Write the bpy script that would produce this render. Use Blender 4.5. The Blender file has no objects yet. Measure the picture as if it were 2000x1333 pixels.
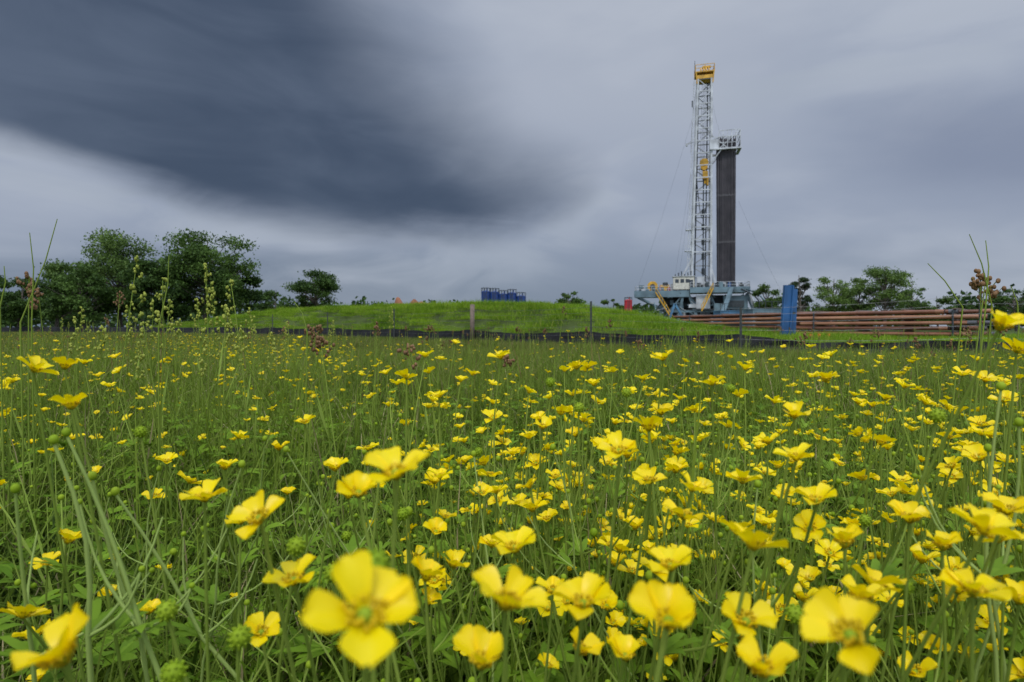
import bpy, math, random
import numpy as np
from mathutils import Vector, Matrix, Euler
random.seed(7); rng=np.random.default_rng(7)
S=bpy.context.scene
H=0.62; F=1111.0
def PX(px,py,d): return ((px-1000)/F*d, d, H+(640-py)/F*d)

# ------------------------------------------------------------ materials
def nt(m): return m.node_tree.nodes, m.node_tree.links
def mat_basic(name,col,rough=0.6,metal=0.0,var=0.25,scale=3.0,detail=5,col2=None,bump=0.0):
    m=bpy.data.materials.new(name); m.use_nodes=True; N,L=nt(m)
    b=N['Principled BSDF']; b.inputs['Roughness'].default_value=rough; b.inputs['Metallic'].default_value=metal
    tc=N.new('ShaderNodeTexCoord'); no=N.new('ShaderNodeTexNoise'); no.inputs['Scale'].default_value=scale; no.inputs['Detail'].default_value=detail
    L.new(tc.outputs['Object'],no.inputs['Vector'])
    r=N.new('ShaderNodeValToRGB'); r.color_ramp.elements[0].position=0.35; r.color_ramp.elements[1].position=0.65
    c2=col2 if col2 else tuple(c*(1-var) for c in col)
    r.color_ramp.elements[0].color=(*c2,1); r.color_ramp.elements[1].color=(*[min(1,c*(1+var*0.4)) for c in col],1)
    L.new(no.outputs['Fac'],r.inputs['Fac']); L.new(r.outputs['Color'],b.inputs['Base Color'])
    if bump:
        bp=N.new('ShaderNodeBump'); bp.inputs['Strength'].default_value=bump; L.new(no.outputs['Fac'],bp.inputs['Height']); L.new(bp.outputs['Normal'],b.inputs['Normal'])
    return m
def mat_leaf(name,ca,cb,trans=0.35,rough=0.6,gloss=0.15,tipcol=None,tiph=0.4,nscale=0.6,isl=.45,ng=1.6):
    m=bpy.data.materials.new(name); m.use_nodes=True; N,L=nt(m)
    b=N['Principled BSDF']; b.inputs['Roughness'].default_value=rough
    b.inputs['Specular IOR Level'].default_value=gloss
    out=N['Material Output']
    g=N.new('ShaderNodeNewGeometry'); oi=N.new('ShaderNodeObjectInfo')
    a=N.new('ShaderNodeMath'); a.operation='ADD'; L.new(g.outputs['Random Per Island'],a.inputs[0]); L.new(oi.outputs['Random'],a.inputs[1])
    no=N.new('ShaderNodeTexNoise'); no.inputs['Scale'].default_value=nscale; no.inputs['Detail'].default_value=3
    L.new(g.outputs['Position'],no.inputs['Vector'])
    a2=N.new('ShaderNodeMath'); a2.operation='MULTIPLY_ADD'; L.new(a.outputs[0],a2.inputs[0]); a2.inputs[1].default_value=isl
    mm=N.new('ShaderNodeMath'); mm.operation='MULTIPLY_ADD'; L.new(no.outputs['Fac'],mm.inputs[0]); mm.inputs[1].default_value=ng; mm.inputs[2].default_value=.5-ng/2-isl
    L.new(mm.outputs[0],a2.inputs[2])
    mx=N.new('ShaderNodeMix'); mx.data_type='RGBA'; mx.clamp_factor=True
    L.new(a2.outputs[0],mx.inputs['Factor']); mx.inputs['A'].default_value=(*ca,1); mx.inputs['B'].default_value=(*cb,1)
    col=mx.outputs['Result']
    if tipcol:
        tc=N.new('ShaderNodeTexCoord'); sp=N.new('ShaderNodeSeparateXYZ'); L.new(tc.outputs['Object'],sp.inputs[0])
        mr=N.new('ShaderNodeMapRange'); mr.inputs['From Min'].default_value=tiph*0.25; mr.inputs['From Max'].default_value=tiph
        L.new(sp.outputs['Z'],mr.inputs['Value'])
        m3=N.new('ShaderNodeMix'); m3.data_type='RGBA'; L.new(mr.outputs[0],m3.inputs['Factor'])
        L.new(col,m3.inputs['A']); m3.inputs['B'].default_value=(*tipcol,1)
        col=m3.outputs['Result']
    L.new(col,b.inputs['Base Color'])
    t=N.new('ShaderNodeBsdfTranslucent'); L.new(col,t.inputs['Color'])
    ms=N.new('ShaderNodeMixShader'); ms.inputs[0].default_value=trans
    L.new(b.outputs[0],ms.inputs[1]); L.new(t.outputs[0],ms.inputs[2]); L.new(ms.outputs[0],out.inputs['Surface'])
    return m

M_petal=mat_leaf('petal_yellow',(0.95,0.69,0.001),(1.0,0.82,0.002),trans=0.42,rough=0.35,gloss=0.3)
M_center=mat_leaf('stamen_yellow',(0.50,0.34,0.005),(0.75,0.52,0.01),trans=0.1)
M_bud=mat_leaf('bud_green',(0.20,0.32,0.01),(0.36,0.46,0.03),trans=0.3)
M_stem=mat_leaf('stem_green',(0.13,0.20,0.02),(0.32,0.41,0.07),trans=0.25)
M_pale=mat_leaf('pale_stem',(0.24,0.34,0.07),(0.38,0.47,0.13),trans=0.25)
M_leafb=mat_leaf('buttercup_leaf',(0.08,0.16,0.008),(0.22,0.35,0.025),trans=0.35)
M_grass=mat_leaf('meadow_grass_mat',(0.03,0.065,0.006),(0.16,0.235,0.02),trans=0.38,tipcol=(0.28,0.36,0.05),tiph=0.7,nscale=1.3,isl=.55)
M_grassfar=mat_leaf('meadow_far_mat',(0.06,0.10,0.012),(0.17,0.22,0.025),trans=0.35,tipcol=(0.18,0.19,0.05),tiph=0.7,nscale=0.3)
M_berm=mat_leaf('berm_grass_mat',(0.08,0.17,0.006),(0.24,0.38,0.018),trans=0.4,nscale=0.5,isl=.5,ng=2.0)
M_straw=mat_leaf('straw_mat',(0.22,0.17,0.08),(0.42,0.36,0.18),trans=0.2)
M_brown=mat_leaf('seed_brown',(0.12,0.065,0.03),(0.26,0.15,0.07),trans=0.1)
M_seedg=mat_leaf('seed_green',(0.26,0.31,0.04),(0.44,0.46,0.09),trans=0.25)
M_tree=mat_leaf('oak_leaves',(0.018,0.042,0.010),(0.095,0.165,0.030),trans=0.25,nscale=0.5,isl=.5,ng=2.0)
M_tree2=mat_leaf('light_leaves',(0.032,0.066,0.016),(0.14,0.22,0.045),trans=0.25,nscale=0.5,isl=.5,ng=2.0)
M_pine=mat_leaf('pine_needles',(0.018,0.035,0.014),(0.05,0.08,0.03),trans=0.15,nscale=0.45)
M_bark=mat_basic('bark',(0.11,0.09,0.07),0.9,scale=6)

# ------------------------------------------------------------ mesh builder
class MB:
    def __init__(s): s.v=[]; s.f=[]; s.m=[]
    def add(s,vs,fs,m=0):
        o=len(s.v); s.v.extend([tuple(v) for v in vs]); s.f.extend([tuple(i+o for i in f) for f in fs])
        s.m.extend([m]*len(fs) if isinstance(m,int) else m)
    def box(s,c,sz,m=0,rz=0,rx=0,ry=0):
        R=Euler((rx,ry,rz)).to_matrix(); c=Vector(c)
        vs=[c+R@Vector((sx*sz[0]/2,sy*sz[1]/2,sz_*sz[2]/2)) for sx in(-1,1) for sy in(-1,1) for sz_ in(-1,1)]
        s.add(vs,[(0,1,3,2),(4,6,7,5),(0,4,5,1),(2,3,7,6),(0,2,6,4),(1,5,7,3)],m)
    def beam(s,a,b,w,m=0,h=None):
        a=Vector(a);b=Vector(b);d=(b-a)
        if d.length<1e-6:return
        d.normalize(); up=Vector((0,0,1)) if abs(d.z)<0.95 else Vector((0,1,0))
        x=d.cross(up).normalized()*w/2; y=d.cross(x).normalized()*(h or w)/2
        vs=[p+sx*x+sy*y for p in(a,b) for sx,sy in((-1,-1),(1,-1),(1,1),(-1,1))]
        s.add(vs,[(0,3,2,1),(4,5,6,7),(0,1,5,4),(1,2,6,5),(2,3,7,6),(3,0,4,7)],m)
    def cyl(s,a,b,r,n=10,m=0,r2=None,cap=True,capm=None):
        a=Vector(a);b=Vector(b);d=(b-a).normalized(); up=Vector((0,0,1)) if abs(d.z)<0.95 else Vector((0,1,0))
        x=d.cross(up).normalized(); y=d.cross(x).normalized(); r2=r if r2 is None else r2
        vs=[p+rr*(math.cos(2*math.pi*i/n)*x+math.sin(2*math.pi*i/n)*y) for p,rr in((a,r),(b,r2)) for i in range(n)]
        fs=[(i,(i+1)%n,n+(i+1)%n,n+i) for i in range(n)]; ms=[m]*n
        if cap: fs+= [tuple(range(n-1,-1,-1)),tuple(range(n,2*n))]; cm=m if capm is None else capm; ms+=[cm,cm]
        s.add(vs,fs,ms)
    def tube(s,pts,r0,r1,n=4,m=0):
        pts=[Vector(p) for p in pts]; k=len(pts); vs=[]
        for j,p in enumerate(pts):
            d=(pts[min(j+1,k-1)]-pts[max(j-1,0)]).normalized(); up=Vector((1,0,0)) if abs(d.x)<0.9 else Vector((0,1,0))
            x=d.cross(up).normalized(); y=d.cross(x).normalized(); r=r0+(r1-r0)*j/(k-1)
            vs+=[p+r*(math.cos(2*math.pi*i/n)*x+math.sin(2*math.pi*i/n)*y) for i in range(n)]
        fs=[(j*n+i,j*n+(i+1)%n,(j+1)*n+(i+1)%n,(j+1)*n+i) for j in range(k-1) for i in range(n)]
        s.add(vs,fs,m)
    def sphere(s,c,r,m=0,nu=8,nv=5,sc=(1,1,1)):
        c=Vector(c); vs=[c+Vector((0,0,r*sc[2]))]
        for j in range(1,nv):
            t=math.pi*j/nv
            for i in range(nu):
                p=2*math.pi*i/nu; vs.append(c+Vector((r*sc[0]*math.sin(t)*math.cos(p),r*sc[1]*math.sin(t)*math.sin(p),r*sc[2]*math.cos(t))))
        vs.append(c-Vector((0,0,r*sc[2])))
        fs=[(0,1+i,1+(i+1)%nu) for i in range(nu)]
        for j in range(nv-2):
            for i in range(nu): a=1+j*nu+i;b=1+j*nu+(i+1)%nu; fs.append((a,a+nu,b+nu,b))
        e=len(vs)-1; o=1+(nv-2)*nu
        fs+=[(e,o+(i+1)%nu,o+i) for i in range(nu)]
        s.add(vs,fs,m)
    def obj(s,name,mats,parent=None,smooth=False,link=True):
        me=bpy.data.meshes.new(name); me.from_pydata(s.v,[],s.f); 
        for mm in mats: me.materials.append(mm)
        me.polygons.foreach_set('material_index',s.m)
        if smooth: me.polygons.foreach_set('use_smooth',[True]*len(s.f))
        me.update(); o=bpy.data.objects.new(name,me)
        if link: S.collection.objects.link(o)
        if parent: o.parent=parent
        return o
def empty(name,loc=(0,0,0),rz=0,parent=None):
    e=bpy.data.objects.new(name,None); e.location=loc; e.rotation_euler=(0,0,rz); S.collection.objects.link(e)
    if parent: e.parent=parent
    return e

# ------------------------------------------------------------ terrain
fence=[(-70,68),(-49.7,60),(-34.4,52),(-22,44),(-16,38),(-10.7,33),(-5.6,27),(-1.54,22),(2.5,18),(5.63,14),(9.47,11.5),(14,10.4),(20,9.6)]
FX=np.array([p[0] for p in fence]); FY=np.array([p[1] for p in fence])
def fy(x): return np.interp(x,FX,FY)
def sst(q): q=np.clip(q,0,1); return q*q*(3-2*q)
crest=np.array([(-40,66,.2),(-31,58,1.2),(-23.5,50,2.0),(-14.5,42,2.05),(-7.3,35.5,1.95),(-2.8,31,1.85),(1.04,29,1.75),(3.8,28,1.45),(6.1,27,1.05),(8.5,26.5,.55),(11.7,26,.15),(16,26,0.0)])
def vnoise(x,y,s,seed=0):
    return (np.sin(x*s+seed)*np.cos(y*s*1.13+seed*2.1)+0.5*np.sin(x*s*2.3+y*s*1.7+seed)+0.3*np.sin(x*s*4.1-y*s*3.7+seed*3))/1.8
def zf(x,y):
    x=np.asarray(x,float); y=np.asarray(y,float)
    best=np.full(x.shape,1e9); hh=np.zeros(x.shape)
    for i in range(len(crest)-1):
        a=crest[i];b=crest[i+1]; dx,dy=b[0]-a[0],b[1]-a[1]
        t=np.clip(((x-a[0])*dx+(y-a[1])*dy)/(dx*dx+dy*dy),0,1)
        cx=a[0]+t*dx; cy=a[1]+t*dy; D=np.hypot(x-cx,y-cy); h=a[2]+t*(b[2]-a[2])
        w=np.where(y<cy,9.5,14.0); q=D/w
        k=q<best; best=np.where(k,q,best); hh=np.where(k,h,hh)
    prof=sst((1-best)*1.15)*sst((y-fy(x)-.8)/7.0)
    z=hh*prof
    z=z+0.03*vnoise(x,y,0.8,1)*(1+hh*prof*1.6)
    return z
def axis(lim,near,step):
    a=[0.0]
    while a[-1]<lim:
        st=step if a[-1]<near else (a[-1]-near)*0.12+step
        a.append(a[-1]+st)
    return a
ax=axis(900,55,.7); xs=np.array([-v for v in ax[:0:-1]]+ax)
ay_=axis(1200,75,.7); ys=np.array([-v for v in axis(200,5,2.0)[:0:-1]]+ay_)
X,Y=np.meshgrid(xs,ys); Z=zf(X,Y)
nx,ny=len(xs),len(ys)
vs=list(zip(X.ravel().tolist(),Y.ravel().tolist(),Z.ravel().tolist()))
fs=[(j*nx+i,j*nx+i+1,(j+1)*nx+i+1,(j+1)*nx+i) for j in range(ny-1) for i in range(nx-1)]
g=MB(); g.add(vs,fs,0)
mg=bpy.data.materials.new('ground_mat'); mg.use_nodes=True; N,L=nt(mg); b=N['Principled BSDF']; b.inputs['Roughness'].default_value=1; b.inputs['Specular IOR Level'].default_value=0.05
geo=N.new('ShaderNodeNewGeometry'); n1=N.new('ShaderNodeTexNoise'); n1.inputs['Scale'].default_value=0.5; n1.inputs['Detail'].default_value=9; n1.inputs['Roughness'].default_value=.7
L.new(geo.outputs['Position'],n1.inputs['Vector']); r=N.new('ShaderNodeValToRGB'); L.new(n1.outputs['Fac'],r.inputs['Fac'])
e=r.color_ramp.elements; e[0].position=.3; e[0].color=(.035,.04,.018,1); e[1].position=.7; e[1].color=(.085,.12,.03,1)
x=e.new(.5); x.color=(.055,.075,.022,1)
L.new(r.outputs['Color'],b.inputs['Base Color'])
ground=g.obj('ground',[mg],smooth=True)

# ------------------------------------------------------------ plant prototypes
def proto_col(name,objs):
    c=bpy.data.collections.new(name)
    for o in objs: c.objects.link(o)
    return c
def instancer(name,pts,rots,scl,idx,coll,parent=None):
    n=len(pts); me=bpy.data.meshes.new(name); me.vertices.add(n)
    me.vertices.foreach_set('co',np.asarray(pts,dtype=np.float32).ravel())
    a=me.attributes.new('rot','FLOAT_VECTOR','POINT'); a.data.foreach_set('vector',np.asarray(rots,dtype=np.float32).ravel())
    a=me.attributes.new('scl','FLOAT','POINT'); a.data.foreach_set('value',np.asarray(scl,dtype=np.float32))
    a=me.attributes.new('idx','INT','POINT'); a.data.foreach_set('value',np.asarray(idx,dtype=np.int32))
    me.update(); o=bpy.data.objects.new(name,me); S.collection.objects.link(o)
    if parent:o.parent=parent
    t=bpy.data.node_groups.new(name+'_gn','GeometryNodeTree')
    t.interface.new_socket('Geometry',in_out='INPUT',socket_type='NodeSocketGeometry'); t.interface.new_socket('Geometry',in_out='OUTPUT',socket_type='NodeSocketGeometry')
    Nn,Ll=t.nodes,t.links; gi=Nn.new('NodeGroupInput'); go=Nn.new('NodeGroupOutput')
    ip=Nn.new('GeometryNodeInstanceOnPoints'); ci=Nn.new('GeometryNodeCollectionInfo'); ci.inputs['Collection'].default_value=coll
    ci.inputs['Separate Children'].default_value=True; ci.inputs['Reset Children'].default_value=True
    def na(nm,ty):
        q=Nn.new('GeometryNodeInputNamedAttribute'); q.data_type=ty; q.inputs['Name'].default_value=nm; return q.outputs['Attribute']
    er=Nn.new('FunctionNodeEulerToRotation'); Ll.new(na('rot','FLOAT_VECTOR'),er.inputs[0])
    Ll.new(gi.outputs[0],ip.inputs['Points']); Ll.new(ci.outputs[0],ip.inputs['Instance']); ip.inputs['Pick Instance'].default_value=True
    Ll.new(na('idx','INT'),ip.inputs['Instance Index']); Ll.new(er.outputs[0],ip.inputs['Rotation']); Ll.new(na('scl','FLOAT'),ip.inputs['Scale'])
    Ll.new(ip.outputs[0],go.inputs[0])
    md=o.modifiers.new('scatter','NODES'); md.node_group=t
    return o

def blade(mb,base,az,lean,hh,w,m=0,seg=4,kink=0.0):
    d=Vector((math.cos(az),math.sin(az),0)); fa=az+random.uniform(0.6,2.5); s=Vector((math.cos(fa),math.sin(fa),0)); vs=[];fs=[]
    for j in range(seg+1):
        t=j/seg; p=Vector(base)+d*(lean*t**2.0*hh)+Vector((0,0,hh*(t-0.35*lean*t*t*lean)))
        ww=w*(1-t**1.6)*(0.6+0.8*min(t*3,1)*0.5)+w*0.04
        vs+=[p-s*ww/2,p+s*ww/2]
    fs=[(2*j,2*j+1,2*j+3,2*j+2) for j in range(seg)]
    mb.add(vs,fs,m)
def grass_proto(name,n,R,h0,h1,w,mats,mw=(1,),lean=(0.1,0.9),seg=4):
    mb=MB()
    for i in range(n):
        r=R*math.sqrt(random.random()); a=random.uniform(0,6.283)
        m=random.choices(range(len(mats)),mw)[0]
        blade(mb,(r*math.cos(a),r*math.sin(a),-0.02),random.uniform(0,6.283),random.uniform(*lean),random.uniform(h0,h1),w*random.uniform(.5,1.5),m,seg)
    return mb.obj(name,mats,link=False)

PT=[0,.12,.3,.5,.7,.87,.96,1.0]; PW=[.16,.34,.62,.86,1,.88,.6,.3]
def flower(mb,M,sc=1.0,mp=0,mc=1,ms=2,elev=0.6):
    cols=5; miss=random.randrange(5) if random.random()<.12 else -1
    for k in range(5):
        if k==miss: continue
        a0=k*2*math.pi/5+random.uniform(-.16,.16); el=elev+random.uniform(-.3,.3); tw=random.uniform(-.4,.4); ln=random.uniform(.86,1.12); wdt=random.uniform(.8,1.02)
        vs=[]
        r=.0010; z=0.0
        for j,t in enumerate(PT):
            if j: 
                dt=(t-PT[j-1])*.0138*ln; e=el*(1.35-1.1*t); r+=dt*math.cos(e); z+=dt*math.sin(e)
            for c in range(cols):
                s=-1+2*c/(cols-1); w=PW[j]*.0058*s*wdt
                zz=z+ .0028*(s*s)*(PW[j]) + tw*w*0.5*t + 0.0005*math.sin(4*s+2*k)*t
                rr=r-.0012*s*s*(t>.8)-(.0010 if abs(s)<.3 and t>.95 else 0)
                x=rr; y=w
                vs.append(M@(Vector((x*math.cos(a0)-y*math.sin(a0),x*math.sin(a0)+y*math.cos(a0),zz+0.0006*(k%2)))*sc))
        fs=[(j*cols+c,j*cols+c+1,(j+1)*cols+c+1,(j+1)*cols+c) for j in range(len(PT)-1) for c in range(cols-1)]
        mb.add(vs,fs,mp)
    t=MB(); t.sphere((0,0,.0018),.0021,0,7,4); mb.add([M@(Vector(v)*sc) for v in t.v],t.f,ms)
    for k in range(20):
        a=k*2.399; rr=.0022+.0012*(k%3)/2; t=MB(); x,y=math.cos(a),math.sin(a)
        t.beam((x*.0012,y*.0012,0),(x*rr*1.3,y*rr*1.3,.0036),.0003,0); t.beam((x*rr*1.3,y*rr*1.3,.0033),(x*rr*1.45,y*rr*1.45,.0046),.0009,0)
        mb.add([M@(Vector(v)*sc) for v in t.v],t.f,mc)
def bez(a,b,bow,n=6):
    a=Vector(a);b=Vector(b); o=Vector(bow); return [a.lerp(b,i/(n-1))+o*math.sin(math.pi*i/(n-1)) for i in range(n)]
def lobeleaf(mb,p,az,size,m,el=0.5):
    for da,l in((-0.65,.75),(0,1),(0.65,.75),(-.3,.6),(.3,.6)):
        a=az+da; d=Vector((math.cos(a)*math.cos(el),math.sin(a)*math.cos(el),math.sin(el)))*size*l; s=Vector((-math.sin(a),math.cos(a),0.15))*size*.10
        p=Vector(p); dr=Vector((0,0,-size*.2*l))
        vs=[p,p+d*.45-s,p+d*.45+s,p+d*.8-s*.7+dr*.4,p+d*.8+s*.7+dr*.4,p+d+dr]
        mb.add(vs,[(0,1,2),(1,3,4,2),(3,5,4)],m)
PM=[M_petal,M_center,M_bud,M_stem,M_leafb]
def tiltM(loc,tilt,az): 
    return Matrix.Translation(loc)@Matrix.Rotation(az,4,'Z')@Matrix.Rotation(tilt,4,'X')@Matrix.Rotation(random.uniform(0,6),4,'Z')
def buttercup(name,nf,nb,h):
    mb=MB()
    lx,ly=random.uniform(-.08,.08),random.uniform(-.08,.08)
    top=Vector((lx,ly,h)); st=bez((0,0,-.02),top,(random.uniform(-.03,.03),random.uniform(-.03,.03),0),7)
    mb.tube(st,.0018,.0010,4,3); flower(mb,tiltM(top,random.uniform(0,.5),random.uniform(0,6.3)),random.uniform(.95,1.25),elev=random.uniform(.35,1.0))
    for k in range(nf-1+nb):
        q=st[random.choice([2,3,4])]; a=random.uniform(0,6.28); rr=random.uniform(.04,.13)
        e=Vector((q.x+math.cos(a)*rr,q.y+math.sin(a)*rr,h*random.uniform(.6,.98)))
        br=bez(q,e,(math.cos(a)*.015,math.sin(a)*.015,-.015),6); mb.tube(br,.0013,.0008,4,3)
        lobeleaf(mb,q,a+.3,random.uniform(.025,.05),4,.6)
        if k<nf-1: flower(mb,tiltM(e,random.uniform(0,.8),random.uniform(0,6.3)),random.uniform(.6,1.15),elev=random.uniform(.35,1.2))
        else:
            mb.sphere(e+Vector((0,0,.002)),random.uniform(.0025,.0045),2,8,6,(1,1,1.1))
        if random.random()<.25:
            mdp=br[3]; e2=mdp+Vector((random.uniform(-.04,.04),random.uniform(-.04,.04),random.uniform(.03,.07))); mb.tube([mdp,e2],.0008,.0006,4,3); mb.sphere(e2,.0025,2,6,4)
    for k in range(7):
        a=random.uniform(0,6.28); l=random.uniform(.05,.14); z=random.uniform(.06,.26); e=(math.cos(a)*l,math.sin(a)*l,z)
        mb.tube(bez((0,0,0),e,(0,0,.02),4),.0012,.0008,3,3); lobeleaf(mb,e,a,random.uniform(.035,.07),4,random.uniform(-.1,.6))
    return mb.obj(name,PM,smooth=True,link=False)
protos=[buttercup('buttercup_p%02d'%i,[1,2,2,3,3,4,1,2,3,1][i],[1,1,1,1,2,1,1,1,2,1][i],[.42,.46,.50,.44,.48,.4,.36,.47,.34,.3][i]) for i in range(10)]
C_butter=proto_col('buttercup_plants',protos)
def folproto(nm,n):
    mb=MB()
    for k in range(n):
        a=random.uniform(0,6.28); l=random.uniform(.02,.16); z=random.uniform(.04,.30); e=(math.cos(a)*l,math.sin(a)*l,z)
        mb.tube(bez((0,0,-.01),e,(0,0,.02),4),.0011,.0008,3,0); lobeleaf(mb,e,random.uniform(0,6.28),random.uniform(.025,.055),1,random.uniform(-.2,.5))
    return mb.obj(nm,[M_stem,M_leafb],link=False)
C_fol=proto_col('foliage',[folproto('fol%d'%i,16) for i in range(3)])
def fproto(nm,el):
    mb=MB(); flower(mb,Matrix.Identity(4),1.0,elev=el); return mb.obj(nm,PM,smooth=True,link=False)
mbb=MB(); mbb.sphere((0,0,.002),.0052,2,12,8)
for k in range(40):
    a=k*2.399; zz=1-2*(k+.5)/40; rr=math.sqrt(1-zz*zz); d=Vector((rr*math.cos(a),rr*math.sin(a),zz)); c=Vector((0,0,.002)); mbb.beam(c+d*.0045,c+d*.0064,.0011,2)
C_head=proto_col('buttercup_heads',[fproto('head_0',.45),fproto('head_1',.65),fproto('head_2',.85),fproto('head_3',.7),fproto('head_4',1.0),mbb.obj('head_9bud',PM,smooth=True,link=False)])

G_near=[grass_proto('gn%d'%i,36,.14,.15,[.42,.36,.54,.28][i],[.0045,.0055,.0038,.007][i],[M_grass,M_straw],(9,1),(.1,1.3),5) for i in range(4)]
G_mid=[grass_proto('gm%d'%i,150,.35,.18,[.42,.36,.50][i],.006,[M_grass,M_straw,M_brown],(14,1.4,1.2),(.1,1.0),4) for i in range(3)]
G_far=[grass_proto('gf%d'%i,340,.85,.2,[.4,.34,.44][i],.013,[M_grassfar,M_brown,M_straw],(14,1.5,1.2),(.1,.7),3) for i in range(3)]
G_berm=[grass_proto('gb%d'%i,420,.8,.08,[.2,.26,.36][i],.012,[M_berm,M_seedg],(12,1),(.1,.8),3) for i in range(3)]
C_near=proto_col('c_gn',G_near); C_mid=proto_col('c_gm',G_mid); C_far=proto_col('c_gf',G_far); C_berm=proto_col('c_gb',G_berm)

def wedge(n,d0,d1,az0,az1):
    d=np.sqrt(rng.uniform(d0*d0,d1*d1,n)); a=np.radians(rng.uniform(az0,az1,n)); return d*np.sin(a),d*np.cos(a)
def scatter(name,x,y,coll,np_,s0,s1,parent=None,tilt=.12,dz=0,mul=None):
    n=len(x); z=zf(x,y)+dz; pts=np.stack([x,y,z],1); rot=np.stack([rng.normal(0,tilt,n),rng.normal(0,tilt,n),rng.uniform(0,6.28,n)],1)
    sc=rng.uniform(s0,s1,n)
    if mul is not None: sc=sc*mul
    return instancer(name,pts,rot,sc,rng.integers(0,np_,n),coll,parent)
meadow=empty('meadow_grass')
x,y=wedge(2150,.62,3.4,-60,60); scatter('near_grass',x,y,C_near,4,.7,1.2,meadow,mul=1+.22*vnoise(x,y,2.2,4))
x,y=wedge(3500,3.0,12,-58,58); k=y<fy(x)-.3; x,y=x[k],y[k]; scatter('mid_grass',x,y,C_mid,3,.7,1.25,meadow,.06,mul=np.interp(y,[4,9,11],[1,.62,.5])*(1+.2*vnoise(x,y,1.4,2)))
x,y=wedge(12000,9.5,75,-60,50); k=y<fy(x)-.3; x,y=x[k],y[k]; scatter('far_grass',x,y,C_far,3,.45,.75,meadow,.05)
x,y=wedge(14000,9,70,-48,58); k=(y>fy(x)+.7)&(y<fy(x)+24); x,y=x[k],y[k]
scatter('berm_grass',x,y,C_berm,3,.5,1.3,None,.05,mul=1+.28*vnoise(x,y,.9,6))
x,y=wedge(900,.7,3.0,-55,58); scatter('buttercup_foliage',x,y,C_fol,3,.7,1.2,meadow,.15)

# buttercups
bf=empty('buttercup_flowers')
x0_,y0_=wedge(320,.45,1.3,-12,60)
x1,y1=wedge(800,.7,3.2,-58,58); u=x1/y1; k=(rng.random(len(x1))<np.where((u<-.15)&(np.hypot(x1,y1)<1.5),.30,1)*np.where(np.abs(u)<.3,.65,1)*np.where(vnoise(x1,y1,2.6,8)>-.1,1,.45)); x1,y1=x1[k],y1[k]
x2,y2=wedge(1800,3.2,8,-55,55); u=x2/y2; dn=.12+.88*(vnoise(x2,y2,1.3,3)>0.05); p=np.where(u<-.25,.95,np.where(u>.45,.6,.2)); p=p*dn; k=rng.random(len(x2))<p; x2,y2=x2[k],y2[k]
x3,y3=wedge(6000,8,26,-52,45); u=x3/y3; p=np.where(u<-.3,.55*np.clip((28-y3)/16,0,1),np.where(u>.5,.15,.012)); k=(rng.random(len(x3))<p)&(y3<fy(x3)-1.0)&(vnoise(x3,y3,.7,5)>-.2); x3,y3=x3[k],y3[k]
xx=np.concatenate([x0_,x1,x2,x3]); yy=np.concatenate([y0_,y1,y2,y3])
ml=np.where(xx/yy>.1,np.interp(yy,[1,6,11],[1,.95,.6]),np.interp(yy,[1,8,20],[1,.95,.8]))
scatter('flowering_plants',xx,yy,C_butter,10,.74,1.16,bf,.1,mul=ml)

hand=[(710,1215,190),(775,935,110),(575,1142,90),(130,1295,150),(985,1190,130),(1305,1225,135),(1665,1255,150),(1470,1075,95),(1140,1190,105),(510,1020,92),(400,980,75),(1920,1045,100),(1335,1015,75),(1005,1080,85),(830,1135,75),(1310,1115,85),(700,970,80),(1680,1180,90),(1455,1222,100),(1555,900,65),(1210,888,70),(1950,645,78),(1295,705,42),(1390,753,48),(1613,747,44),(1552,817,58),(1127,722,36),(978,702,38),(65,727,58),(140,800,60),(125,722,46),(510,1240,66),(1900,1165,100),(1965,1005,80),(940,1305,115),(1220,1290,80),(1490,1320,120),(45,1208,70),(1130,1277,78),(1595,985,70),(1650,1070,80),(1270,945,60),(1450,945,60),(1350,960,60),(595,828,38),(655,920,48),(850,1043,48),(325,905,36),(1500,868,42),(1270,862,45),(1060,838,40),(1140,825,36),(1985,690,55),(1880,735,34),(1240,1035,45),(1790,1320,70),(70,1250,60),(215,1165,38),(130,1062,50),(290,1200,45),(1040,1000,50),(885,1110,60),(1990,1180,80),(1740,1180,45),(1800,1100,60),(1720,870,40),(1860,915,42),(1760,945,40),(970,965,40),(1640,910,30),(370,945,45),(440,918,40),(720,880,40),(860,935,45),(1020,890,32),(1085,935,36),(1210,1080,50),(1080,1160,60),(1570,1175,55),(1840,1075,70),(545,880,36),(465,857,34),(795,833,28),(742,915,60),(470,1025,50),(680,975,50),(1440,1045,60),(1225,895,40),(1175,880,45),(1320,1090,45),(850,1140,50),(1185,1190,60),(1870,1160,60),(1950,1060,70),(1110,1180,50),(1960,1140,60),(1620,1085,50),(960,1070,50),(1285,1245,60),(1640,1230,70)]
buds=[(728,1118,62),(580,1072,34),(652,1125,34),(325,1200,38),(465,1252,42),(1555,1205,34),(1830,817,28),(785,1008,24),(677,1050,18),(275,848,22),(1130,800,20),(1225,770,18),(1428,762,16),(1765,1150,30),(1075,750,18),(935,885,16),(340,1320,45),(1690,1020,22)]
hp=[];hr=[];hs=[];hi=[]; stm=MB()
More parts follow.
